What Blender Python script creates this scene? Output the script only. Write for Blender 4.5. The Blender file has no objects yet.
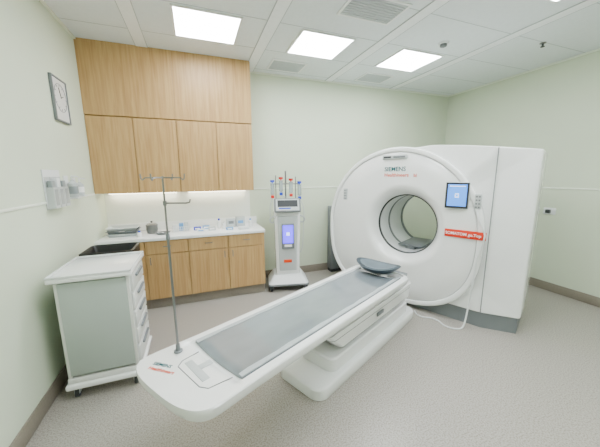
import bpy, bmesh, math, random
from mathutils import Vector, Matrix
random.seed(4)
COL = bpy.context.scene.collection
PI = math.pi

# ------------------------------------------------------------------ materials
def lin(c):
    r = []
    for v in c:
        v = v/255.
        r.append(v/12.92 if v <= .04045 else ((v+.055)/1.055)**2.4)
    return (r[0], r[1], r[2], 1)

def mat(name, col, rough=.5, metal=0., emit=0., noise=0., nscale=20., bump=0., alpha=1., trans=0., coat=0., col2=None, stretch=(1,1,1)):
    m = bpy.data.materials.new(name); m.use_nodes = True
    nt = m.node_tree; b = nt.nodes['Principled BSDF']
    c = lin(col)
    b.inputs['Base Color'].default_value = c
    b.inputs['Roughness'].default_value = rough
    b.inputs['Metallic'].default_value = metal
    if coat: b.inputs['Coat Weight'].default_value = coat
    if trans: b.inputs['Transmission Weight'].default_value = trans
    if alpha < 1: b.inputs['Alpha'].default_value = alpha
    if emit:
        b.inputs['Emission Color'].default_value = c
        b.inputs['Emission Strength'].default_value = emit
    tc = nt.nodes.new('ShaderNodeTexCoord'); mp = nt.nodes.new('ShaderNodeMapping')
    mp.inputs['Scale'].default_value = stretch
    nt.links.new(tc.outputs['Object'], mp.inputs['Vector'])
    n = nt.nodes.new('ShaderNodeTexNoise'); n.inputs['Scale'].default_value = nscale; n.inputs['Detail'].default_value = 3
    nt.links.new(mp.outputs['Vector'], n.inputs['Vector'])
    if not emit:
        cr = nt.nodes.new('ShaderNodeValToRGB')
        d = lin(col2) if col2 else tuple(min(1, v*(1-max(noise, .03))) for v in c[:3])+(1,)
        cr.color_ramp.elements[0].position = .35; cr.color_ramp.elements[0].color = d
        cr.color_ramp.elements[1].position = .65; cr.color_ramp.elements[1].color = c
        nt.links.new(n.outputs['Fac'], cr.inputs['Fac']); nt.links.new(cr.outputs['Color'], b.inputs['Base Color'])
    if bump:
        bp = nt.nodes.new('ShaderNodeBump'); bp.inputs['Strength'].default_value = bump; bp.inputs['Distance'].default_value = .01
        nt.links.new(n.outputs['Fac'], bp.inputs['Height']); nt.links.new(bp.outputs['Normal'], b.inputs['Normal'])
    return m

M = {}
M['wall'] = mat('wall_paint', (212,222,199), .6, noise=.02, nscale=2)
M['wall_left'] = mat('wall_paint_left', (217,227,205), .6, noise=.02, nscale=2)
M['ceil'] = mat('ceiling_tile', (230,236,239), .7, noise=.02, nscale=30)
M['ceilgrid'] = mat('ceiling_strip', (244,247,249), .5)
M['groove'] = mat('ceiling_groove', (186,193,196), .7)
M['rail'] = mat('rail_trim', (236,242,228), .4)
M['skirt'] = mat('skirting_vinyl', (138,130,118), .5, noise=.08, nscale=60)
M['white'] = mat('white_plastic', (244,246,246), .2, noise=.02, nscale=3, coat=.5)
M['white2'] = mat('white_plastic_soft', (228,232,233), .35, noise=.03, nscale=4)
M['offgrey'] = mat('light_grey_plastic', (192,198,199), .4, noise=.03, nscale=4)
M['seam'] = mat('seam_grey', (120,126,128), .6)
M['grey'] = mat('mid_grey_plastic', (118,124,128), .45, noise=.05, nscale=6)
M['dgrey'] = mat('dark_grey_plastic', (54,58,60), .5, noise=.06, nscale=6)
M['black'] = mat('black_plastic', (14,15,17), .45, noise=.1, nscale=10)
M['steel'] = mat('brushed_steel', (132,134,134), .3, metal=.8, noise=.05, nscale=40, stretch=(1,1,.1))
M['counter'] = mat('worktop_laminate', (244,246,246), .3, noise=.02, nscale=50)
M['splash'] = mat('splashback', (240,244,236), .35, noise=.02, nscale=5)
M['mattress'] = mat('mattress_vinyl', (134,143,149), .12, noise=.1, nscale=3, bump=.15, col2=(112,122,129), stretch=(1,.4,1), coat=.8)
M['matedge'] = mat('mattress_film', (180,188,192), .2, noise=.1, nscale=12, bump=.4)
M['headpad'] = mat('head_pad_foam', (104,117,126), .5, noise=.08, nscale=10)
M['headshell'] = mat('head_shell', (60,74,84), .35, noise=.08, nscale=10)
M['panelgreen'] = mat('cart_grey_panel', (178,189,184), .35, noise=.04, nscale=3)
M['cartframe'] = mat('cart_frame', (228,230,226), .4, noise=.03, nscale=5)
M['drawer'] = mat('cart_drawer', (222,225,222), .4, noise=.04, nscale=5)
M['red'] = mat('red_label', (222,44,12), .4, noise=.03)
M['orange'] = mat('orange_ink', (232,70,6), .5)
M['teal'] = mat('teal_ink', (0,96,104), .5)
M['ink'] = mat('dark_ink', (36,40,44), .5)
M['whiteink'] = mat('white_ink', (252,252,252), .5)
M['blue'] = mat('blue_plastic', (14,58,200), .4, noise=.05)
M['lblue'] = mat('light_blue_plastic', (96,156,214), .4, noise=.05)
M['redp'] = mat('red_plastic', (205,24,18), .4, noise=.05)
M['screen'] = mat('screen_blue', (70,135,228), .2, emit=1.7)
M['screen2'] = mat('screen_violet', (90,70,255), .2, emit=3.)
M['screentext'] = mat('screen_white', (225,238,255), .2, emit=2.2)
M['glass'] = mat('clear_plastic', (210,222,226), .1, noise=.02, trans=.6)
M['light'] = mat('light_diffuser', (250,253,255), .4, emit=31.)
M['splash_fill'] = mat('splash_fill_diffuser', (255,244,220), .4, emit=16.)  # glow of the added lamp that brightens the splashback
M['lamprim'] = mat('lamp_rim', (242,244,244), .4)
M['vent'] = mat('vent_grey', (194,200,203), .5, noise=.05)
M['ventd'] = mat('vent_dark', (150,157,161), .6)
M['slot'] = mat('sleeve_grey', (140,149,152), .3, noise=.05)

def wood():
    m = bpy.data.materials.new('oak_laminate'); m.use_nodes = True
    nt = m.node_tree; b = nt.nodes['Principled BSDF']; L = nt.links
    tc = nt.nodes.new('ShaderNodeTexCoord'); mp = nt.nodes.new('ShaderNodeMapping'); mp.inputs['Scale'].default_value = (14,14,.7)
    L.new(tc.outputs['Object'], mp.inputs['Vector'])
    n = nt.nodes.new('ShaderNodeTexNoise'); n.inputs['Scale'].default_value = 3; n.inputs['Detail'].default_value = 6; n.inputs['Distortion'].default_value = .6
    L.new(mp.outputs['Vector'], n.inputs['Vector'])
    cr = nt.nodes.new('ShaderNodeValToRGB'); e = cr.color_ramp.elements
    e[0].position = .3; e[0].color = lin((172,134,84)); e[1].position = .7; e[1].color = lin((198,163,111))
    x = e.new(.5); x.color = lin((187,150,98))
    L.new(n.outputs['Fac'], cr.inputs['Fac']); L.new(cr.outputs['Color'], b.inputs['Base Color'])
    b.inputs['Roughness'].default_value = .42
    return m
M['wood'] = wood()

def floormat():
    m = bpy.data.materials.new('speckled_vinyl'); m.use_nodes = True
    nt = m.node_tree; b = nt.nodes['Principled BSDF']; L = nt.links
    tc = nt.nodes.new('ShaderNodeTexCoord')
    v = nt.nodes.new('ShaderNodeTexNoise'); v.inputs['Scale'].default_value = 110; v.inputs['Detail'].default_value = 2
    L.new(tc.outputs['Object'], v.inputs['Vector'])
    cr = nt.nodes.new('ShaderNodeValToRGB'); e = cr.color_ramp.elements
    e[0].position = .36; e[0].color = lin((138,133,125)); e[1].position = .62; e[1].color = lin((176,171,163))
    x = e.new(.48); x.color = lin((161,156,148))
    L.new(v.outputs['Fac'], cr.inputs['Fac'])
    L.new(cr.outputs['Color'], b.inputs['Base Color'])
    b.inputs['Roughness'].default_value = .3
    return m
M['floor'] = floormat()

# ------------------------------------------------------------------ mesh helper
class MB:
    def __init__(s): s.bm = bmesh.new()
    def box(s, x0, x1, y0, y1, z0, z1, bev=0., seg=2):
        r = bmesh.ops.create_cube(s.bm, size=1)
        vs = r['verts']
        bmesh.ops.scale(s.bm, vec=(x1-x0, y1-y0, z1-z0), verts=vs)
        bmesh.ops.translate(s.bm, vec=((x0+x1)/2, (y0+y1)/2, (z0+z1)/2), verts=vs)
        if bev:
            es = list({e for v in vs for e in v.link_edges})
            bmesh.ops.bevel(s.bm, geom=es, offset=bev, segments=seg, affect='EDGES', profile=.5, clamp_overlap=True)
        return s
    def rings(s, rings, closed=True, cap0=True, cap1=True):
        R = [[s.bm.verts.new(p) for p in r] for r in rings]
        n = len(R[0])
        for a, b in zip(R[:-1], R[1:]):
            for i in range(n if closed else n-1):
                j = (i+1) % n
                s.bm.faces.new((a[i], a[j], b[j], b[i]))
        if cap0: s.bm.faces.new(list(reversed(R[0])))
        if cap1: s.bm.faces.new(R[-1])
        return s
    def cyl(s, p0, p1, r0, r1=None, n=20):
        return s.tube([p0, p1], r0, n, radii=[r0, r0 if r1 is None else r1])
    def tube(s, pts, r, n=10, radii=None, cap=True):
        P = [Vector(p) for p in pts]; rg = []
        T = (P[1]-P[0]).normalized()
        up = Vector((0,0,1)) if abs(T.z) < .9 else Vector((1,0,0))
        A = T.cross(up).normalized()
        for i, p in enumerate(P):
            if i == 0: t = P[1]-P[0]
            elif i == len(P)-1: t = P[-1]-P[-2]
            else: t = (P[i+1]-P[i]).normalized()+(P[i]-P[i-1]).normalized()
            t.normalize(); A = (A - t*A.dot(t)).normalized(); B = t.cross(A)
            rr = radii[i] if radii else r
            rg.append([p+A*math.cos(2*PI*k/n)*rr+B*math.sin(2*PI*k/n)*rr for k in range(n)])
        return s.rings(rg, cap0=cap, cap1=cap)
    def lathe(s, prof, c=(0,0,0), n=32):
        return s.rings([[ (c[0]+r*math.cos(2*PI*k/n), c[1]+r*math.sin(2*PI*k/n), c[2]+z) for k in range(n)] for r, z in prof])
    def prism(s, poly, z0, z1):
        return s.rings([[(x, y, z0) for x, y in poly], [(x, y, z1) for x, y in poly]])

OFF = {}
def origin_of(p):
    while p is not None:
        if p.name in OFF: return OFF[p.name]
        p = p.parent
    return Vector((0,0,0))
def obj(name, mb, m, parent=None, smooth=True, sharp=35):
    bm = mb.bm if isinstance(mb, MB) else mb
    bmesh.ops.recalc_face_normals(bm, faces=bm.faces[:])
    if parent is not None: bmesh.ops.translate(bm, vec=-origin_of(parent), verts=bm.verts[:])
    me = bpy.data.meshes.new(name); bm.to_mesh(me); bm.free()
    if smooth:
        me.polygons.foreach_set('use_smooth', [True]*len(me.polygons))
        me.set_sharp_from_angle(angle=math.radians(sharp))
    me.materials.append(m)
    o = bpy.data.objects.new(name, me); COL.objects.link(o); o.parent = parent
    return o
def thing(name, label, cat, loc, rotz=0., group=None, base=None):
    o = bpy.data.objects.new(name, None); COL.objects.link(o)
    o.empty_display_size = .1
    o.location = loc; o.rotation_euler = (0,0,rotz)
    o['label'] = label; o['category'] = cat
    if group: o['group'] = group
    OFF[o.name] = Vector(base if base is not None else loc)
    return o
def solo(name, mb, m, label, cat, loc=None, group=None, **k):
    if loc is not None: bmesh.ops.translate(mb.bm, vec=-Vector(loc), verts=mb.bm.verts[:])
    o = obj(name, mb, m, **k)
    if loc is not None: o.location = loc
    o['label'] = label; o['category'] = cat
    if group: o['group'] = group
    return o
def struct(name, mb, m, **k):
    o = obj(name, mb, m, **k); o['kind'] = 'structure'; return o
def text(name, body, size, m, mtx, parent, align='LEFT', ext=.0006, spacing=1.0, bold=0.):
    cu = bpy.data.curves.new(name+'_curve', 'FONT'); cu.body = body; cu.size = size; cu.extrude = ext
    cu.align_x = align; cu.align_y = 'CENTER'; cu.space_character = spacing; cu.offset = bold; cu.resolution_u = 3
    t = bpy.data.objects.new(name+'_tmp', cu); COL.objects.link(t)
    bpy.context.view_layer.update()
    me = bpy.data.meshes.new_from_object(t.evaluated_get(bpy.context.evaluated_depsgraph_get()))
    bpy.data.objects.remove(t); bpy.data.curves.remove(cu)
    me.transform(mtx); me.transform(Matrix.Translation(-origin_of(parent)))
    me.materials.clear(); me.materials.append(m); me.name = name
    o = bpy.data.objects.new(name, me); COL.objects.link(o); o.parent = parent
    return o
def frame_mtx(origin, xdir, ydir):
    x = Vector(xdir).normalized(); y = Vector(ydir); y = (y-x*y.dot(x)).normalized(); z = x.cross(y)
    m = Matrix((x, y, z)).transposed().to_4x4(); m.translation = Vector(origin); return m
def smoothpts(P, n=6):
    P = [Vector(p) for p in P]; out = []
    for i in range(len(P)-1):
        p0 = P[max(i-1,0)]; p1 = P[i]; p2 = P[i+1]; p3 = P[min(i+2,len(P)-1)]
        for k in range(n):
            u = k/n; out.append(.5*((2*p1)+(-p0+p2)*u+(2*p0-5*p1+4*p2-p3)*u*u+(-p0+3*p1-3*p2+p3)*u**3))
    out.append(P[-1]); return out

# ------------------------------------------------------------------ room
H, W, YF = 3.015, 5.55, -5.4
struct('floor', MB().box(-.1, W+.1, YF-.1, .1, -.1, 0), M['floor'], smooth=False)
struct('ceiling', MB().box(-.1, W+.1, YF-.1, .1, H, H+.1), M['ceil'], smooth=False)
struct('wall_left', MB().box(-.1, 0, YF-.1, .1, 0, H), M['wall_left'], smooth=False)
struct('wall_right', MB().box(W, W+.1, YF-.1, .1, 0, H), M['wall'], smooth=False)
struct('wall_back', MB().box(0, W, 0, .1, 0, H), M['wall'], smooth=False)
struct('wall_front', MB().box(0, W, YF-.1, YF, 0, H), M['wall'], smooth=False)
def skirt(name, x0, x1, y0, y1): struct(name, MB().box(x0, x1, y0, y1, 0, .12, .004), M['skirt'])
skirt('baseboard_left', 0, .012, YF, -.6); skirt('baseboard_right', W-.012, W, YF, 0)
skirt('baseboard_back', 1.93, W-.012, -.012, 0); skirt('baseboard_front', .012, W-.012, YF, YF+.012)
struct('trim_1', MB().box(0, .008, YF, -.36, 1.395, 1.415, .003), M['rail'])
struct('trim_2', MB().box(W-.008, W, YF, 0, 1.395, 1.415, .003), M['rail'])
struct('trim_3', MB().box(1.82, W-.008, -.008, 0, 1.395, 1.415, .003), M['rail'])
struct('trim_4', MB().box(.36, W, -.02, 0, H-.02, H), M['rail'])
struct('trim_5', MB().box(W-.02, W, YF, 0, H-.02, H), M['rail'])
struct('trim_6', MB().box(0, .02, YF, -.36, H-.02, H), M['rail'])
g = MB()
y = -.135
while y > YF:
    g.box(0, W, y-.003, y+.003, H-.002, H); y -= .6
struct('trim_7', g, M['groove'], smooth=False)
g = MB()
for x in (.62, 1.86, 3.08, 4.27): g.box(x-.055, x+.055, YF, 0, H-.007, H)
struct('trim_8', g, M['ceilgrid'], smooth=False)
g = MB()
for x in (.62, 1.86, 3.08, 4.27):
    for s in (-1, 1): g.box(x+s*.058-.003, x+s*.058+.003, YF, 0, H-.008, H)
struct('trim_9', g, M['groove'], smooth=False)

def ceiling_light(lx, yb, d, lab):
    t = thing('ceiling_light', lab, 'ceiling light', (lx+.29, yb-d/2, H), group='square ceiling lights')
    f = MB(); a0, a1, b0, b1 = lx-.012, lx+.594, yb-d, yb
    f.box(a0, a1, b0, b0+.02, H-.014, H); f.box(a0, a1, b1-.02, b1, H-.014, H); f.box(a0, a0+.02, b0+.02, b1-.02, H-.014, H); f.box(a1-.02, a1, b0+.02, b1-.02, H-.014, H)
    obj('frame', f, M['lamprim'], t, smooth=False)
    obj('diffuser', MB().box(a0+.02, a1-.02, b0+.02, b1-.02, H-.01, H-.002), M['light'], t, smooth=False)
for a in ((.986,-.755,.56,'square ceiling light nearest the oak wall cabinets'), (2.171,-.755,.56,'square ceiling light in the middle of the row of three'), (3.40,-.755,.56,'square ceiling light farthest in the row, toward the scanner'),
          (3.40,-2.42,.56,'square ceiling light cut by the top edge of the photo at the right'), (2.171,-2.42,.56,'square ceiling light over the middle of the patient table'), (.986,-2.42,.56,'square ceiling light over the near end of the table'),
          (2.171,-4.1,.56,'square ceiling light behind the viewpoint, middle'), (3.40,-4.1,.56,'square ceiling light behind the viewpoint, right')): ceiling_light(*a)
for (vx, vy, w, d, lab) in ((2.3, -.36, .42, .3, 'pale grey ceiling vent near the back wall, nearer the cabinets'), (3.66, -.36, .42, .3, 'pale grey ceiling vent near the back wall, behind the farthest light'), (2.62, -1.82, .5, .3, 'pale grey slatted ceiling vent at the top edge of the photo')):
    t = thing('ceiling_vent', lab, 'vent', (vx, vy, H), group='ceiling vents')
    obj('backing', MB().box(vx-w/2, vx+w/2, vy-d/2, vy+d/2, H-.004, H-.001), M['ventd'], t, smooth=False)
    f = MB(); f.box(vx-w/2-.02, vx+w/2+.02, vy-d/2-.02, vy-d/2, H-.012, H); f.box(vx-w/2-.02, vx+w/2+.02, vy+d/2, vy+d/2+.02, H-.012, H)
    f.box(vx-w/2-.02, vx-w/2, vy-d/2, vy+d/2, H-.012, H); f.box(vx+w/2, vx+w/2+.02, vy-d/2, vy+d/2, H-.012, H)
    obj('frame', f, M['lamprim'], t, smooth=False)
    s = MB()
    for i in range(9):
        yy = vy-d/2+d*(i+.5)/9; s.box(vx-w/2, vx+w/2, yy-.011, yy+.011, H-.011, H-.004)
    obj('slats', s, M['vent'], t, smooth=False)
t = thing('smoke_detector', 'round white smoke detector on the ceiling', 'smoke detector', (3.72,-1.55,H))
obj('base', MB().lathe([(.055,0),(.055,-.012),(.05,-.016)], (3.72,-1.55,H)), M['white2'], t)
obj('sensor_head', MB().lathe([(.036,-.016),(.036,-.036),(.02,-.044)], (3.72,-1.55,H)), M['grey'], t)
t = thing('sprinkler', 'small metal sprinkler head on the ceiling at the right', 'sprinkler', (4.76,-1.92,H))
obj('collar', MB().lathe([(.03,0),(.03,-.006),(.018,-.01)], (4.76,-1.92,H)), M['steel'], t)
obj('nozzle', MB().lathe([(.010,-.01),(.010,-.035),(.02,-.037),(.02,-.042)], (4.76,-1.92,H)), M['dgrey'], t)

# ------------------------------------------------------------------ wall cabinets
zb, zm, du, xu = 1.407, 2.26, .36, 1.813
for i in range(2):
    x0, x1 = i*xu/2, (i+1)*xu/2
    t = thing('wall_cabinet', ['oak two-door wall cabinet in the left corner over the worktop', 'oak two-door wall cabinet at the right end over the worktop'][i], 'cabinet', ((x0+x1)/2, -du/2, zb), group='oak wall cabinets')
    obj('body', MB().box(x0+.001, x1-.001, -du+.022, -.002, zb, zm-.004), M['wood'], t, smooth=False)
    for j in range(2):
        d0 = x0+j*xu/4; obj('door', MB().box(d0+.004, d0+xu/4-.004, -du, -du+.019, zb, zm-.008, .0015, 1), M['wood'], t)
    lh = obj('splash_fill_light', MB().box(x0+.05,x1-.05,-.10,-.03,zb-.02,zb-.001,.004), M['lamprim'], t)  # added fill lamp to brighten the splashback, not a known fitting
    obj('diffuser', MB().box(x0+.07,x1-.07,-.093,-.037,zb-.024,zb-.0205), M['splash_fill'], lh, smooth=False)
for i in range(2):
    x0, x1 = i*xu/2, (i+1)*xu/2
    t = thing('bulkhead_cabinet', ['tall oak panel-front cabinet up to the ceiling in the left corner', 'tall oak panel-front cabinet up to the ceiling, right half'][i], 'cabinet', ((x0+x1)/2, -du/2, zm), group='oak ceiling cabinets')
    obj('body', MB().box(x0+.001, x1-.001, -du+.022, -.002, zm, H-.001), M['wood'], t, smooth=False)
    obj('front_panel', MB().box(x0+.0007, x1-.0007, -du, -du+.019, zm+.003, H-.001, .001, 1), M['wood'], t)
# ------------------------------------------------------------------ base cabinets + worktop
zc, dc, xc = .895, .578, 1.89
labs = ['oak base cabinet hidden in the corner behind the white trolley', 'oak base cabinet just right of the white trolley', 'oak base cabinet second from the right end', 'oak base cabinet at the right end beside the pump column']
for i in range(4):
    x0 = i*xc/4; x1 = x0+xc/4
    t = thing('base_cabinet', labs[i], 'cabinet', ((x0+x1)/2, -.29, 0), group='oak base cabinets')
    obj('body', MB().box(x0+.001, x1-.001, -.535, -.003, .13, zc-.042), M['wood'], t, smooth=False)
    obj('toe_kick', MB().box(x0+.001, x1-.001, -.5, -.003, 0, .13), M['skirt'], t, smooth=False)
    d = obj('door', MB().box(x0+.004, x1-.004, -.556, -.536, .135, .685, .0015, 1), M['wood'], t)
    hx = x1-.05 if i % 2 == 0 else x0+.05
    obj('handle', MB().tube([(hx,-.556,.57),(hx,-.578,.575),(hx,-.578,.645),(hx,-.556,.65)],.005,8), M['steel'], d)
    d = obj('drawer', MB().box(x0+.004, x1-.004, -.556, -.536, .695, zc-.046, .0015, 1), M['wood'], t)
    hm = (x0+x1)/2
    obj('handle', MB().tube([(hm-.04,-.556,.78),(hm-.035,-.578,.78),(hm+.035,-.578,.78),(hm+.04,-.556,.78)],.005,8), M['steel'], d)
t = thing('worktop', 'white laminate worktop running over the oak base cabinets', 'worktop', (.95,-.29,zc-.04))
obj('slab', MB().box(.001, xc+.01, -dc, -.024, zc-.04, zc, .006), M['counter'], t)
struct('trim_10', MB().box(.001, xu, -.006, 0, zc+.1, zb), M['splash'], smooth=False)
struct('trim_11', MB().box(.001, xc+.01, -.022, -.001, zc-.04, zc+.1, .003), M['counter'])

# ------------------------------------------------------------------ things on the worktop
for k in range(3):
    zz = zc+.036*k
    t = thing('stacking_tray', ['shallow grey tray at the bottom of the stack on the worktop','shallow grey tray in the middle of the stack on the worktop','shallow grey tray on top of the stack, at the left of the worktop'][k], 'tray', (.23,-.28,zz), group='grey trays stacked on the worktop')
    q = lambda w,d,z: [(.23+sx*w, -.28+sy*d, z) for sx, sy in ((-1,-1),(1,-1),(1,1),(-1,1))]
    obj('basin', MB().rings([q(.135,.095,zz+.0005),q(.155,.115,zz+.030),q(.162,.122,zz+.030),q(.162,.122,zz+.035),q(.152,.112,zz+.035),q(.13,.09,zz+.006)]), M['offgrey'] if k != 1 else M['grey'], t)
    obj('label_tab', MB().box(.20,.26,-.4035,-.4021,zz+.0305,zz+.0345), M['whiteink'], t, smooth=False)
t = thing('steel_jar', 'small round steel jar with domed lid on the worktop', 'jar', (.53,-.27,zc))
obj('body', MB().lathe([(.05,.002),(.058,.006),(.066,.05),(.064,.10)], (.53,-.27,zc)), M['steel'], t)
obj('lid', MB().lathe([(.068,.10),(.068,.108),(.048,.128),(.015,.135)], (.53,-.27,zc)), M['steel'], t)
obj('knob', MB().lathe([(.008,.135),(.014,.145),(.010,.156)], (.53,-.27,zc)), M['dgrey'], t)
t = thing('kidney_dish', 'steel kidney dish lying in front on the worktop beside the jar', 'dish', (.66,-.40,zc))
kd = lambda r,z: [(.66+r*1.6*math.cos(a), -.40+r*(math.sin(a)+.35*math.cos(a)**2), z) for a in [2*PI*k/28 for k in range(28)]]
obj('bowl', MB().rings([kd(.04,zc+.001),kd(.055,zc+.03),kd(.058,zc+.032),kd(.052,zc+.030),kd(.038,zc+.004)]), M['steel'], t)
obj('swab', MB().lathe([(.008,.005),(.016,.010),(.016,.02),(.008,.026)],(.66,-.40,zc),12), M['whiteink'], t)
t = thing('wire_basket', 'low white basket of supplies in the middle of the worktop', 'basket', (.86,-.25,zc))
b = MB()
for z in (.005,.035,.065): b.tube([(.76,-.33,zc+z),(.96,-.33,zc+z),(.96,-.17,zc+z),(.76,-.17,zc+z),(.76,-.33,zc+z)], .003, 6)
for i in range(9): b.cyl((.76+.025*i,-.33,zc+.005),(.76+.025*i,-.33,zc+.065),.0025,n=6)
for i in range(7): b.cyl((.96,-.33+.026*i,zc+.005),(.96,-.33+.026*i,zc+.065),.0025,n=6)
obj('wire_frame', b, M['white'], t)
obj('base_plate', MB().box(.762,.958,-.328,-.172,zc,zc+.004), M['white2'], t)
for i, (xx, yy, m_, l_) in enumerate(((.80,-.27,'white2','white carton standing at the left in the wire basket'),(.865,-.23,'lblue','pale blue carton standing in the middle of the wire basket'),(.925,-.27,'offgrey','light grey carton at the right in the wire basket'))):
    solo('carton', MB().box(xx-.026,xx+.026,yy-.03,yy+.03,zc+.0045,zc+.09+.01*i,.003), M[m_], l_, 'carton', (xx,yy,zc+.0045), group='cartons in the basket')
for i, (xx, yy, m_, hh, l_) in enumerate(((1.06,-.26,'blue',.04,'dark blue small box lying on the worktop right of the basket'),(1.17,-.22,'lblue',.045,'light blue small box lying on the worktop'),(1.10,-.38,'white2',.03,'flat white small box at the front of the worktop'),(1.24,-.36,'offgrey',.05,'light grey small box left of the blue-capped bottle'),(1.46,-.40,'lblue',.03,'flat pale blue box at the front of the worktop, near the glove boxes'))):
    t = thing('supply_box', l_, 'box', (xx,yy,zc), group='small boxes on the worktop')
    obj('carton', MB().box(xx-.045,xx+.045,yy-.03,yy+.03,zc,zc+hh,.003), M[m_], t)
    obj('label_strip', MB().box(xx-.03,xx+.03,yy-.0312,yy-.03,zc+hh*.3,zc+hh*.75), M['whiteink' if i not in (2,) else 'lblue'], t, smooth=False)
for i, (xx, l_) in enumerate(((1.50, 'white glove box standing on the worktop, left of the pair'), (1.63, 'white glove box with blue panel, right of the pair'))):
    t = thing('glove_box', l_, 'glove box', (xx,-.2,zc), group='glove boxes on the worktop')
    obj('carton', MB().box(xx-.06,xx+.06,-.25,-.15,zc,zc+.12+.02*i,.003), M['offgrey'], t)
    obj('opening', MB().box(xx-.035,xx+.035,-.2515,-.25,zc+.05,zc+.09,.0), M['lblue' if i else 'grey'], t, smooth=False)
for i, (xx, yy, h, capm, l_) in enumerate(((1.34,-.24,.13,'blue','white bottle with blue cap on the worktop'),(1.40,-.3,.09,'white','short all-white bottle on the worktop'),(1.76,-.28,.11,'lblue','white bottle with pale blue cap at the right end of the worktop'),(.42,-.46,.07,'blue','tiny white bottle with blue cap at the front left of the worktop'))):
    t = thing('bottle', l_, 'bottle', (xx,yy,zc), group='bottles on the worktop')
    obj('body', MB().lathe([(.024,0),(.026,.004),(.026,h*.7),(.012,h*.8),(.012,h*.84)],(xx,yy,zc),20), M['white'], t)
    obj('cap', MB().lathe([(.014,h*.84),(.014,h),(.01,h+.004)],(xx,yy,zc),16), M[capm], t)
t = thing('folded_cloth', 'folded white cloth lying on the worktop near the right end', 'cloth', (1.64,-.42,zc))
for j in range(3): obj('fold', MB().box(1.57+.002*j,1.71,-.47,-.38,zc+.011*j,zc+.011*j+.010,.004), M['white2'], t)

# ------------------------------------------------------------------ left wall
t = thing('wall_clock', 'rectangular white clock in a thin grey frame high on the left wall', 'clock', (0,-.945,2.26))
y0, y1, z0, z1 = -1.09, -.80, 2.075, 2.445
f = MB(); f.box(.001,.025,y0,y1,z0,z0+.014,.004); f.box(.001,.025,y0,y1,z1-.014,z1,.004); f.box(.001,.025,y0,y0+.014,z0,z1,.004); f.box(.001,.025,y1-.014,y1,z0,z1,.004)
obj('frame', f, M['seam'], t)
fc = obj('face', MB().box(.001,.016,y0+.012,y1-.012,z0+.012,z1-.012), M['white'], t, smooth=False)
cy_, cz_ = -.945, 2.28
ring = lambda r: [(.0165, cy_+r*math.cos(2*PI*k/40), cz_+r*math.sin(2*PI*k/40)) for k in range(40)]
obj('dial_ring', MB().rings([ring(.118), [(.019,p[1],p[2]) for p in ring(.118)], [(.019,p[1],p[2]) for p in ring(.113)], ring(.113)], cap0=False, cap1=False), M['grey'], fc)
for h in range(12):
    a = h*PI/6; r0, r1 = .092, .106
    obj('hour_mark', MB().cyl((.018,cy_+r0*math.sin(a),cz_+r0*math.cos(a)),(.018,cy_+r1*math.sin(a),cz_+r1*math.cos(a)),.002,n=6), M['grey'], fc)
obj('hour_hand', MB().tube([(.020,cy_,cz_),(.020,cy_+.05,cz_+.02)],.003,6), M['ink'], t)
obj('minute_hand', MB().tube([(.022,cy_,cz_),(.022,cy_-.03,cz_+.08)],.0025,6), M['ink'], t)

t = thing('file_rack', 'clear wall rack with three pockets of grey packs on the left wall', 'rack', (0,-1.32,1.34))
obj('backplate', MB().box(.001,.010,-1.46,-1.18,1.35,1.655,.003), M['white2'], t)
for j in range(3):
    a = -1.455+.092*j
    k = MB(); k.box(.011,.014,a,a+.084,1.36,1.60); k.box(.056,.060,a,a+.084,1.36,1.52); k.box(.0145,.0555,a,a+.004,1.36,1.52); k.box(.0145,.0555,a+.080,a+.084,1.36,1.52); k.box(.0145,.0555,a+.0045,a+.0795,1.36,1.365)
    p = obj('pocket', k, M['offgrey'], t, smooth=False)
    obj('pack', MB().box(.020,.050,a+.012,a+.072,1.366,1.57+.02*(j%2),.005), M[('slot','white2','slot')[j]], p)
    obj('pocket_window', MB().box(.0602,.0612,a+.014,a+.070,1.38,1.505), M['slot'], p, smooth=False)
for j, (yc_, za, rad, hh, lab) in enumerate(((-1.06,1.42,.036,.15,'larger clear hand gel bottle in a wall bracket beside the wall rack'),(-.90,1.43,.030,.12,'smaller hand gel bottle in a wall bracket nearest the oak cabinets'))):
    t = thing('gel_dispenser', lab, 'dispenser', (0,yc_,za), group='gel dispensers on the left wall')
    obj('bracket', MB().box(.001,.008,yc_-.045,yc_+.045,za-.01,za+hh+.04,.003).box(.008,.09,yc_-.045,yc_+.045,za-.012,za-.002,.003), M['white2'], t)
    obj('bottle', MB().lathe([(rad*.9,0),(rad,.006),(rad,hh*.8),(rad*.4,hh*.95),(rad*.4,hh)],(.05,yc_,za),20), M['offgrey'], t)
    obj('bottle_label', MB().lathe([(rad+.0006,hh*.2),(rad+.001,hh*.22),(rad+.001,hh*.62),(rad+.0006,hh*.64)],(.05,yc_,za),20), M['whiteink' if j else 'slot'], t)
    obj('pump', MB().cyl((.05,yc_,za+hh+.001),(.05,yc_,za+hh+.035),.006,n=10).cyl((.045,yc_,za+hh+.035),(.10,yc_,za+hh+.03),.007,.005,n=10), M['white'], t)

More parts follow.
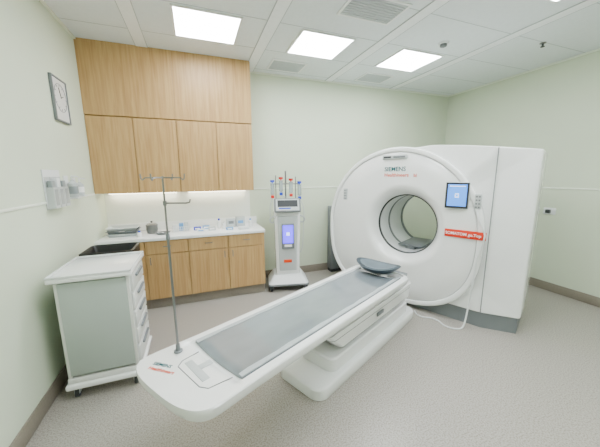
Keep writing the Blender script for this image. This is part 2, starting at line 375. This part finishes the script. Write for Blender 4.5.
# ------------------------------------------------------------------ trolley
cx0,cx1,cy0,cy1 = .12,.585,-1.88,-1.38
t = thing('drawer_trolley', 'white wheeled drawer trolley with light grey end panel by the left wall', 'trolley', (.35,-1.63,0))
f = MB()
for xx in (cx0+.01,cx1-.035):
    for yy in (cy0+.01,cy1-.035): f.box(xx,xx+.025,yy,yy+.025,.14,.90,.004)
f.box(cx0+.005,cx1-.005,cy0+.005,cy1-.005,.13,.17,.006)
obj('frame', f, M['cartframe'], t)
tr = obj('top_tray', MB().box(cx0-.02,cx1+.015,cy0-.02,cy1+.015,.895,.93,.01,3), M['white'], t)
rm = MB(); a0,a1,b0,b1 = cx0-.02,cx1+.015,cy0-.02,cy1+.015
rm.box(a0,a1,b0,b0+.014,.9305,.945,.004); rm.box(a0,a1,b1-.014,b1,.9305,.945,.004); rm.box(a0,a0+.014,b0,b1,.9305,.945,.004); rm.box(a1-.014,a1,b0,b1,.9305,.945,.004)
obj('rim', rm, M['white2'], tr)
obj('end_panel', MB().box(cx0+.03,cx1-.03,cy0+.004,cy0+.016,.19,.885,.004), M['panelgreen'], t)
obj('back_panel', MB().box(cx0+.002,cx0+.012,cy0+.03,cy1-.03,.175,.89,.002), M['panelgreen'], t)
obj('rear_panel', MB().box(cx0+.03,cx1-.03,cy1-.016,cy1-.004,.19,.885,.004), M['panelgreen'], t)
obj('drawer_carcass', MB().box(cx1-.06,cx1-.032,cy0+.03,cy1-.03,.175,.89), M['dgrey'], t, smooth=False)
for j in range(5):
    z0 = .185+.142*j
    d = obj('drawer', MB().box(cx1-.03,cx1+.004,cy0+.04,cy1-.04,z0,z0+.126,.004), M['drawer'], t)
    obj('handle', MB().box(cx1+.0045,cx1+.022,cy0+.14,cy1-.14,z0+.085,z0+.105,.006), M['grey'], d)
obj('base_bumper', MB().box(cx0-.012,cx1+.012,cy0-.012,cy1+.012,.085,.128,.014,3), M['white'], t)
for sx in (cx0+.04,cx1-.045):
    for sy in (cy0+.045,cy1-.045):
        c = MB(); c.cyl((sx,sy,.085),(sx,sy,.062),.018,n=14); c.box(sx-.018,sx-.013,sy-.02,sy+.02,.03,.07,.002); c.box(sx+.013,sx+.018,sy-.02,sy+.02,.03,.07,.002)
        c = obj('caster', c, M['offgrey'], t)
        obj('wheel', MB().tube([(sx-.012,sy,.034),(sx-.010,sy,.034),(sx+.010,sy,.034),(sx+.012,sy,.034)],.03,20,radii=[.030,.034,.034,.030]), M['dgrey'], c)
t = thing('waste_bin', 'tall black waste bin showing its open rim behind the white trolley', 'bin', (.31,-1.13,0))
def rrr(x0,x1,y0,y1,z,r=.03,n=5):
    p = []
    for (ccx,ccy,a0) in ((x1-r,y0+r,-PI/2),(x1-r,y1-r,0),(x0+r,y1-r,PI/2),(x0+r,y0+r,PI)):
        for k in range(n+1):
            a = a0+PI/2*k/n; p.append((ccx+r*math.cos(a),ccy+r*math.sin(a),z))
    return p
obj('body', MB().rings([rrr(.15,.46,-1.28,-1.02,0),rrr(.11,.50,-1.32,-.99,.91),rrr(.12,.49,-1.31,-1.00,.91),rrr(.16,.45,-1.27,-1.03,.05)]), M['dgrey'], t)
obj('bag_rim', MB().rings([rrr(.103,.507,-1.327,-.983,.86),rrr(.10,.51,-1.33,-.98,.945),rrr(.115,.495,-1.315,-.995,.951),rrr(.13,.48,-1.30,-1.01,.92),rrr(.17,.45,-1.26,-1.04,.60)]), M['black'], t)

# ------------------------------------------------------------------ CT scanner gantry
A = .35848+.7624
G0 = Vector((4.01047,-2.48627,0)); Nv = Vector((math.sin(A),math.cos(A),0)); Sv = Vector((-math.cos(A),math.sin(A),0))
GR = G0 + Sv*1.13; RZ = math.atan2(-Sv.y, -Sv.x)
def gw(x, y, z=0): return GR + (-Sv)*x + Nv*y + Vector((0,0,z))
BZ, BR, BX = 1.0, .352, -.055
FX, FZ, FA = -.17, .965, .95
t = thing('ct_scanner', 'large white ring scanner with round bore and blue tablet screen', 'ct scanner', GR, RZ, base=(0,0,0))
ct = t
NN = 200
OA = [2*PI*k/NN for k in range(NN)]
def fpt(a, off=0.):
    c, s = math.cos(a), math.sin(a)
    if s >= 0: return (FX+(FA-off)*c, FZ+(FA-off)*s)
    e = 2/2.8
    return (FX+(FA-off)*math.copysign(abs(c)**e, c), FZ-(.925-off)*abs(s)**e)
outline = [(1.13,1.80),(1.129,1.808),(1.124,1.814),(1.115,1.817),(.81,1.852),(.5,1.892),(.2,1.912)]
outline += [fpt(a, .02) for a in [PI*.42+k*PI*.05 for k in range(19)] if fpt(a,.02)[1] > .18 and fpt(a,.02)[0] < .05]
outline += [(-.92,.172),(.0,.17),(.9,.17),(1.11,.17),(1.127,.176),(1.13,.19),(1.13,.6)]
def outpt(a):
    d = Vector((math.cos(a), math.sin(a))); o = Vector((BX,BZ)); best = None
    n = len(outline)
    for i in range(n):
        p = Vector(outline[i]); q = Vector(outline[(i+1)%n]); e = q-p
        den = d.x*e.y-d.y*e.x
        if abs(den) < 1e-9: continue
        w = p-o; tt = (w.x*e.y-w.y*e.x)/den; uu = (w.x*d.y-w.y*d.x)/den
        if tt > 0 and -1e-6 <= uu <= 1+1e-6: best = tt if best is None else max(best, tt)
    return best
# sample directions: regular plus the housing's corners, so that they stay crisp
OB = sorted(OA + [math.atan2(p[1]-BZ, p[0]-BX) % (2*PI) for p in outline if p[0] > .78])
OR = [outpt(a) for a in OB]
def yf(x): return -.115 if x < .81 else -.115+.115*(x-.81)/.32
def oring(off, ydelta, const=None):
    r = []
    for a, q in zip(OB, OR):
        x = BX+(q-off)*math.cos(a); z = BZ+(q-off)*math.sin(a)
        r.append((x, (yf(x)+ydelta) if const is None else const, z))
    return r
def cring(rad, yy, AA=None): return [(BX+rad*math.cos(a), yy, BZ+rad*math.sin(a)) for a in (AA or OA)]
b = MB(); b.rings([cring(BR+.01,.70,OB), oring(.05,0,.70), oring(.006,0,.692), oring(0,0,.68), oring(0,.010), oring(.003,.003), oring(.008,0), oring(.05,0), cring(.70,-.115,OB)], cap0=False, cap1=False)
obj('gantry_body', b, M['white'], t, sharp=28)
def fring(off, yy): return [(x, yy, z) for x, z in (fpt(a, off) for a in OA)]
def mring(tt, yy):
    return [((1-tt)*fpt(a,.06)[0]+tt*(BX+.50*math.cos(a)), yy, (1-tt)*fpt(a,.06)[1]+tt*(BZ+.50*math.sin(a))) for a in OA]
c = MB(); c.rings([fring(.012,-.085), fring(0,-.095), fring(0,-.156), fring(.003,-.168), fring(.010,-.176), fring(.020,-.179), fring(.050,-.180), fring(.055,-.176), fring(.057,-.162)], cap0=False, cap1=False)
obj('fascia_rim', c, M['white'], t, sharp=50)
c = MB(); c.rings([mring(0,-.145), mring(0,-.164), mring(.02,-.171), mring(.5,-.177), mring(1,-.182), cring(.478,-.181), cring(.452,-.174), cring(.428,-.158), cring(.406,-.134), cring(.388,-.104), cring(.374,-.072), cring(.364,-.048)], cap0=False, cap1=False)
cov = obj('front_cover', c, M['white'], t, sharp=50)
c = MB(); c.rings([cring(.3645,-.0485), cring(.362,-.052), cring(.352,-.046), cring(.350,-.030), cring(BR,-.02)], cap0=False, cap1=False)
obj('rim_band', c, M['dgrey'], cov)
c = MB(); c.rings([cring(BR+.0005,-.025), cring(BR,0), cring(BR,.26), cring(BR,.30), cring(BR,.66), cring(BR+.01,.70)], cap0=False, cap1=False)
lin_ = obj('bore_liner', c, M['white2'], t)
c = MB(); c.rings([cring(BR-.002,.20), cring(BR-.005,.205), cring(BR-.005,.245), cring(BR-.002,.25)], cap0=False, cap1=False)
obj('scan_window', c, M['grey'], lin_)
c = MB(); c.rings([cring(BR-.002,.60), cring(BR-.008,.605), cring(BR-.008,.66), cring(BR-.002,.665)], cap0=False, cap1=False)
obj('rear_band', c, M['grey'], lin_)
obj('bore_sill', MB().box(BX-.15,BX+.15,.10,.62,BZ-BR+.045,BZ-BR+.060,.006).box(BX-.06,BX+.06,.12,.6,BZ-BR+.006,BZ-BR+.0445,.004), M['grey'], lin_)
obj('seam_strip', MB().box(.807,.815,-.1188,-.11,.175,1.846), M['seam'], t, smooth=False)
pl = MB(); pl.prism([(-.86,-.07),(.82,-.095),(1.11,.01),(1.11,.62),(-.86,.62)],0,.168)
obj('plinth', pl, M['grey'], t)
def place(mb, x, yy, ang):
    bmesh.ops.rotate(mb.bm, cent=(x,0,0), matrix=Matrix.Rotation(ang,3,'Z'), verts=mb.bm.verts[:])
    bmesh.ops.translate(mb.bm, vec=(0,yy,0), verts=mb.bm.verts[:]); return mb
ang = .06
tx, tz = .515, 1.385
yt = -.165
tab = obj('tablet', place(MB().box(tx-.11,tx+.11,-.05,-.03,tz-.135,tz+.135,.012,3), tx, yt, ang), M['offgrey'], t)
obj('mount', place(MB().box(tx-.07,tx+.07,-.03,.0,tz-.09,tz+.09,.01), tx, yt, ang), M['dgrey'], tab)
obj('bezel', place(MB().box(tx-.104,tx+.104,-.0515,-.05,tz-.129,tz+.129), tx, yt, ang), M['ink'], tab, smooth=False)
obj('screen', place(MB().box(tx-.086,tx+.086,-.053,-.0515,tz-.108,tz+.112), tx, yt, ang), M['screen'], tab, smooth=False)
obj('figure_icon', place(MB().box(tx-.017,tx+.017,-.054,-.053,tz-.02,tz+.02), tx, yt, ang), M['screentext'], tab, smooth=False)
obj('icon_gap', place(MB().box(tx-.010,tx+.010,-.0545,-.054,tz-.013,tz+.013), tx, yt, ang), M['screen'], tab, smooth=False)
obj('status_bar', place(MB().box(tx-.07,tx+.07,-.054,-.053,tz+.09,tz+.096), tx, yt, ang), M['screentext'], tab, smooth=False)
for (bx, bz, yy) in ((.70,1.33,-.168),(-.86,1.34,-.168)):
    p = obj('button_pad', place(MB().box(bx-.03,bx+.03,-.016,.004,bz-.075,bz+.075,.008,3), bx, yy, 0), M['offgrey'], t)
    for i in range(4):
        for j in (-1,1): obj('button', place(MB().box(bx+j*.012-.008,bx+j*.012+.008,-.019,-.016,bz-.055+.035*i-.008,bz-.055+.035*i+.008,.002), bx, yy, 0), M['grey'], p)
p = obj('top_console', place(MB().box(-.33,-.03,-.03,.0,1.775,1.825,.01,3), -.18, -.164, 0), M['offgrey'], t)
obj('indicator_slot', place(MB().box(-.31,-.22,-.032,-.030,1.79,1.81), -.18,-.164,0), M['dgrey'], p, smooth=False)
obj('indicator_slot', place(MB().box(-.19,-.05,-.032,-.030,1.79,1.81), -.18,-.164,0), M['grey'], p, smooth=False)
lb = obj('name_plate', MB().box(.425,.80,-.192,-.1765,.95,1.03,.002), M['red'], t)
text('plate_text', 'SOMATOM go.Top', .0405, M['whiteink'], frame_mtx((.434,-.1932,.990), (1,0,0), (0,0,1)), lb, 'LEFT', bold=.0005)
for body, size, m_, z in (('SIEMENS', .070, 'teal', 1.66), ('Healthineers', .058, 'orange', 1.592)):
    text('brand_text', body, size, M[m_], frame_mtx((-.30, -.1805, z), (1,0,0), (0,0,1)), cov, bold=.0010)
for i in range(3):
    for j in range(3-i%2): obj('logo_dot', MB().box(.055+.013*i, .063+.013*i, -.183, -.172, 1.572+.013*j, 1.58+.013*j), M['orange'], cov, smooth=False)
cp = [(.70,-.180,1.25),(.72,-.20,1.18),(.785,-.200,1.03),(.785,-.202,.95),(.745,-.194,.75),(.73,-.191,.5),(.71,-.19,.2),(.70,-.23,.05),(.68,-.28,.0095),(.62,-.33,.0095),(.54,-.33,.0095),(.46,-.27,.0095),(.38,-.26,.0095),(.31,-.30,.0095),(.24,-.29,.0095),(.18,-.22,.0095)]
obj('handset_cable', MB().tube(smoothpts(cp), .0080, 8), M['white2'], ct)

# ------------------------------------------------------------------ patient table
tb_o = Vector((0,-1.3,0))
t = thing('patient_table', 'long white patient table with grey mattress on a stepped pedestal', 'patient table', gw(0,-1.3), RZ, base=tb_o)
ZT = .60
def rr_poly(x0,x1,y0,y1,r,n=8):
    pts = []
    for (cx_,cy_2,a0) in ((x1,y0,-PI/2),(x1,y1,0),(x0,y1,PI/2),(x0,y0,PI)):
        ccx = cx_-r if cx_ == x1 else cx_+r; ccy = cy_2+r if cy_2 == y0 else cy_2-r
        for k in range(n+1):
            a = a0+PI/2*k/n; pts.append((ccx+r*math.cos(a), ccy+r*math.sin(a)))
    return pts
def slab(lv):
    return MB().rings([[(x,y_,z) for x,y_ in rr_poly(-hx,hx,ya,yb,r)] for hx,ya,yb,r,z in lv])
obj('floor_base', slab([(.228,-2.03,-.32,.09,0),(.232,-2.035,-.32,.095,.006),(.232,-2.035,-.32,.095,.080),(.226,-2.028,-.33,.09,.09),(.215,-2.015,-.33,.08,.095)]), M['white'], t)
obj('lower_lift_cover', slab([(.178,-1.82,-.42,.07,.096),(.182,-1.825,-.42,.07,.10),(.182,-1.825,-.42,.07,.200),(.172,-1.81,-.43,.06,.212)]), M['white'], t)
obj('lift_column', slab([(.14,-1.64,-.55,.03,.213),(.14,-1.64,-.55,.03,.29)]), M['dgrey'], t)
obj('upper_lift_cover', slab([(.185,-1.72,-.44,.05,.27),(.19,-1.735,-.42,.05,.276),(.20,-1.90,-.40,.05,.425),(.196,-1.905,-.40,.05,.43)]), M['white'], t)
obj('cover_joint', slab([(.1975,-1.852,-.41,.05,.378),(.1985,-1.858,-.41,.05,.384)]), M['seam'], t)
obj('slide_rail', slab([(.14,-2.2,-.45,.03,.431),(.16,-2.3,-.42,.03,.522)]), M['grey'], t)
YE, EL = -2.83, .165
def half(yv):
    if yv < YE:
        q = (YE-yv)/EL; return .305*max(0., 1-q**3.4)**(1/3.)
    if yv < -2.6: return .30+.005*min(1,(-2.6-yv)/.23)
    if yv > -.80: q = (yv+.80)/.12; return .30*max(0.,1-q**3)**(1/3)
    return .30
ys = [YE-EL*math.sin(PI/2*k/20)*.9997 for k in range(20,-1,-1)] + [-2.80,-2.77,-2.74,-2.70,-2.68,-2.66] + [-2.6+.1*k for k in range(19)] + [-.80+.12*math.sin(PI/2*k/8)*.999 for k in range(0,9)]
ys = sorted(set(round(v,5) for v in ys))
def troughdepth(yv): return max(0., min(1., (yv+2.74)/.06))
def skew(x, yv):   # the foot end runs slightly oblique
    s = max(0., min(1., (-2.60-yv)/.30)); return yv+.15*x*s
rg = []
for yv in ys:
    w = half(yv); dd = troughdepth(yv); zt = ZT; e = min(1., w/.30)
    tk = .03+.04*e
    pr = [(-w*.80,zt-tk),(-w*.95,zt-tk*.9),(-w,zt-.03),(-w*.992,zt-.006),(-w*.97,zt),(-w*.82,zt)]
    N_ = 10
    for k in range(N_+1):
        u = -1+2*k/N_; pr.append((u*w*.80, zt-dd*(.012+.022*(1-u*u))))
    pr += [(-x,z) for x,z in reversed(pr[:6])]
    rg.append([(x,skew(x,yv),z) for x,z in pr])
obj('tabletop', MB().rings(rg), M['white'], t, sharp=40)
rg = []
my = [-2.665,-2.655]+[-2.6+.1*k for k in range(18)]+[-.82,-.80]
for i, yv in enumerate(my):
    th = .010 if i in (0,len(my)-1) else .020
    lo=[];hi=[]
    for k in range(17):
        u=-1+2*k/16; zz=ZT-(.012+.022*(1-u*u)); yy = skew(u*.238,yv)
        hi.append((u*.238,yy,zz+th*(1 if abs(u)<.97 else .5))); lo.append((u*.238,yy,zz+.001))
    rg.append(lo+list(reversed(hi)))
mt = obj('mattress', MB().rings(rg), M['mattress'], t, sharp=50)
for s in (-1,1):
    rg=[]
    for yv in my:
        wv = .004*math.sin(yv*23+s); yy = skew(s*.22,yv)
        zz = ZT-.012-.022*(1-(.20/.236)**2)
        rg.append([(s*.204+wv,yy,zz+.0205),(s*.237,yy,ZT-.012+.012),(s*.237,yy,ZT-.012+.018),(s*.204+wv,yy,zz+.024)])
    obj('edge_film', MB().rings(rg), M['matedge'], mt)
obj('end_latch', MB().box(-.08,.12,-2.81,-2.77,ZT,ZT+.003,.001).box(-.01,.03,-2.77,-2.70,ZT,ZT+.003,.001), M['offgrey'], t)
obj('latch_outline', MB().tube([(-.12,-2.71,ZT),(-.11,-2.81,ZT),(-.08,-2.845,ZT),(.14,-2.835,ZT),(.18,-2.81,ZT),(.20,-2.69,ZT)],.003,6), M['seam'], t)
td, tu = (.88,.47,0), (-.47,.88,0)
text('brand_text','SIEMENS',.031,M['teal'],frame_mtx((-.205,-2.925,ZT+.0012),td,tu),t,bold=.0004)
text('brand_text','Healthineers',.031,M['orange'],frame_mtx((-.185,-2.955,ZT+.0012),td,tu),t,bold=.0004)
obj('side_control', MB().box(.2025,.214,-1.2,-1.08,.335,.37,.004), M['grey'], t)

hs = thing('head_support', 'grey oval head support with raised rim at the scanner end of the table', 'headrest', gw(-.02,-.80,ZT), RZ, base=(-.02,-.80,ZT))
def hring(ax_, ay_, z, lift=0.):
    return [(-.02+ax_*math.cos(a), -.79+ay_*math.sin(a), z+lift*math.cos(a)**2) for a in [2*PI*k/40 for k in range(40)]]
obj('shell', MB().rings([hring(.09,.07,ZT+.001),hring(.17,.12,ZT+.02,.01),hring(.235,.15,ZT+.055,.035),hring(.24,.155,ZT+.062,.038),hring(.225,.14,ZT+.062,.036),hring(.15,.10,ZT+.038,.01),hring(.06,.04,ZT+.026)]), M['headshell'], hs)
obj('pad', MB().rings([hring(.05,.04,ZT+.030),hring(.145,.095,ZT+.040,.012),hring(.20,.125,ZT+.060,.03),hring(.195,.12,ZT+.066,.03),hring(.12,.085,ZT+.050,.008),hring(.04,.03,ZT+.046)]), M['headpad'], hs)

# IV pole
pw = gw(-.206,-2.79,ZT); px, py = pw.x, pw.y
t = thing('iv_pole', 'slim steel drip pole with hooked crossbars standing on the near end of the table', 'iv pole', (px,py,ZT+.004))
obj('foot_socket', MB().lathe([(.024,.004),(.024,.01),(.013,.014),(.011,.05)],(px,py,ZT),20), M['grey'], t)
obj('pole', MB().cyl((px,py,ZT+.02),(px,py,1.28),.0066,n=14), M['steel'], t)
obj('inner_pole', MB().cyl((px,py,1.28),(px,py,1.60),.0048,n=12), M['steel'], t)
obj('knob', MB().lathe([(.009,-.016),(.010,-.012),(.010,.010),(.007,.016)],(px,py,1.28),16), M['grey'], t)
for a in (0, PI/2, PI, 3*PI/2):
    dx, dy = math.cos(a-.36), math.sin(a-.36)
    obj('hook', MB().tube([(px,py,1.592),(px+dx*.09,py+dy*.09,1.592),(px+dx*.104,py+dy*.104,1.580),(px+dx*.112,py+dy*.112,1.588),(px+dx*.114,py+dy*.114,1.612)],.0036,8), M['steel'], t)
dx, dy = math.cos(-.36), math.sin(-.36)
obj('side_arm', MB().tube([(px,py,1.46),(px+dx*.11,py+dy*.11,1.46),(px+dx*.13,py+dy*.13,1.464),(px+dx*.135,py+dy*.135,1.48)],.0042,8).cyl((px,py,1.448),(px,py,1.472),.009,n=12), M['steel'], t)

# ------------------------------------------------------------------ pump column
ix, iy = 2.25, -.42
t = thing('pump_column', 'white wheeled medical pump column with violet lit panel beside the cabinets', 'medical device', (ix,iy,0), -.22, base=(0,0,0))
def taper(x0,x1,y0,y1,z0,X0,X1,Y0,Y1,z1,r=.03):
    a = rr_poly(x0,x1,y0,y1,r,5); b_ = rr_poly(X0,X1,Y0,Y1,r,5)
    return MB().rings([[(x,y_,z0) for x,y_ in a],[(x,y_,z1) for x,y_ in b_]])
obj('wheel_base', taper(-.28,.28,-.23,.20,.11,-.20,.20,-.16,.17,.22,.05), M['white2'], t)
obj('base_skirt', taper(-.285,.285,-.235,.205,.085,-.285,.285,-.235,.205,.109,.05), M['grey'], t)
for sx in (-.24,.24):
    for sy in (-.19,.16):
        c = obj('caster', MB().cyl((sx,sy,.086),(sx,sy,.075),.024,n=12).box(sx-.024,sx-.017,sy-.03,sy+.03,.035,.084,.002).box(sx+.017,sx+.024,sy-.03,sy+.03,.035,.084,.002), M['dgrey'], t)
        obj('wheel', MB().cyl((sx-.016,sy,.043),(sx+.016,sy,.043),.042,n=20), M['black'], c)
obj('column_body', taper(-.165,.165,-.12,.16,.221,-.18,.18,-.13,.16,1.10,.035), M['white'], t)
obj('front_panel', taper(-.12,.12,-.145,-.10,.28,-.14,.14,-.155,-.10,1.05,.015), M['offgrey'], t)
obj('lit_panel', MB().box(-.085,.085,-.172,-.14,.60,.95,.006), M['grey'], t)
obj('lit_screen', MB().box(-.07,.07,-.175,-.172,.68,.93), M['screen2'], t, smooth=False)
obj('screen_mark', MB().box(-.022,.022,-.176,-.175,.79,.83), M['screentext'], t, smooth=False)
obj('status_strip', MB().box(-.05,.05,-.1735,-.172,.63,.66), M['whiteink'], t, smooth=False)
obj('orange_mark', MB().box(-.06,.05,-.1585,-.14,.40,.44), M['orange'], t, smooth=False)
for s in (-1,1):
    obj('side_handle', MB().tube(smoothpts([(s*.172,-.02,.95),(s*.225,-.08,.96),(s*.235,-.12,1.02),(s*.172,-.13,1.06)],4),.010,8), M['offgrey'], t)
obj('head_housing', taper(-.18,.18,-.13,.16,1.101,-.18,.18,-.03,.16,1.27,.03), M['white2'], t)
sc = obj('display', MB().box(-.18,.18,-.02,.02,-.10,.10,.015,3), M['grey'], t)
sc.location = (0,-.15,1.20); sc.rotation_euler = (-.45,0,0)
obj('display_screen', MB().box(-.155,.155,-.024,-.0202,-.08,.08), M['offgrey'], sc, smooth=False)
obj('display_readout', MB().box(-.135,.135,-.0255,-.024,-.03,.065), M['ink'], sc, smooth=False)
obj('display_button_row', MB().box(-.12,.04,-.0255,-.024,-.06,-.042), M['blue'], sc, smooth=False)
obj('rear_mast', MB().cyl((0,.1,1.27),(0,.1,1.66),.011,n=14), M['steel'], t)
obj('cross_bar', MB().cyl((-.21,.08,1.48),(.21,.08,1.48),.008,n=12), M['steel'], t)
obj('left_post', MB().cyl((-.14,.08,1.27),(-.14,.08,1.60),.007,n=10), M['steel'], t)
obj('right_post', MB().cyl((.14,.08,1.27),(.14,.08,1.58),.007,n=10), M['steel'], t)
for i, (xx, zz) in enumerate(((-.19,1.50),(-.07,1.54),(.07,1.52),(.19,1.48))):
    s = obj('syringe', MB().lathe([(.010,-.12),(.027,-.11),(.027,.03),(.033,.032),(.033,.040)],(xx,.04,zz-.05),14), M['glass'], t)
    obj('plunger', MB().lathe([(.010,.0405),(.010,.055),(.030,.055),(.030,.085)],(xx,.04,zz-.05),12), M['blue' if i in (0,3) else 'redp'], s)
    obj('valve', MB().box(xx-.022,xx+.022,.01,.05,zz-.215,zz-.175,.003), M['redp' if i in (0,2) else 'blue'], s)
for P_ in ([(-.19,.03,1.29),(-.23,-.02,1.16),(-.22,-.06,.95),(-.15,-.17,1.07)],[(.19,.03,1.27),(.24,-.02,1.14),(.23,-.06,.9),(.21,-.08,.6),(.172,-.05,.5)],[(-.07,.03,1.33),(-.01,-.03,1.30),(.07,.03,1.31)]):
    obj('tube', MB().tube(smoothpts(P_,6),.005,7), M['offgrey'], t)

# ------------------------------------------------------------------ grey cabinet behind scanner, socket on right wall
t = thing('steel_cabinet', 'narrow grey steel cabinet against the back wall, mostly hidden behind the scanner', 'cabinet', (3.20,-.10,0))
obj('body', MB().box(3.09,3.32,-.16,-.02,.05,1.10,.006), M['grey'], t)
d = obj('door', MB().box(3.10,3.31,-.175,-.161,.07,1.08,.004), M['grey'], t)
obj('handle', MB().box(3.12,3.135,-.19,-.176,.55,.68,.003), M['dgrey'], d)
obj('foot_plinth', MB().box(3.10,3.31,-.15,-.03,0,.05), M['dgrey'], t, smooth=False)
t = thing('wall_socket', 'small grey wall socket with plug on the right wall beside the scanner', 'socket', (W,-1.8,1.1))
obj('faceplate', MB().box(W-.01,W-.001,-1.88,-1.74,1.05,1.14,.003), M['white2'], t)
obj('plug', MB().box(W-.05,W-.0102,-1.83,-1.78,1.07,1.12,.006), M['dgrey'], t)

# ------------------------------------------------------------------ camera, world
cam = bpy.data.cameras.new('camera'); co = bpy.data.objects.new('camera', cam); COL.objects.link(co)
f, pitch, yaw, roll = 275.73, .1737, .3585, -.0071
F = Vector((math.sin(yaw)*math.cos(pitch), math.cos(yaw)*math.cos(pitch), -math.sin(pitch)))
R = Vector((math.cos(yaw), -math.sin(yaw), 0)); U = R.cross(F)
R2 = R*math.cos(roll)+U*math.sin(roll); U2 = -R*math.sin(roll)+U*math.cos(roll)
m = Matrix((R2, U2, -F)).transposed().to_4x4(); m.translation = (1.0737,-4.0947,1.6)
co.matrix_world = m
cam.sensor_fit = 'HORIZONTAL'; cam.sensor_width = 36; cam.lens = 36*f/600; cam.clip_start = .02
bpy.context.scene.camera = co
w = bpy.data.worlds.new('world'); bpy.context.scene.world = w; w.use_nodes = True
w.node_tree.nodes['Background'].inputs['Color'].default_value = (.8,.85,.9,1); w.node_tree.nodes['Background'].inputs['Strength'].default_value = .3
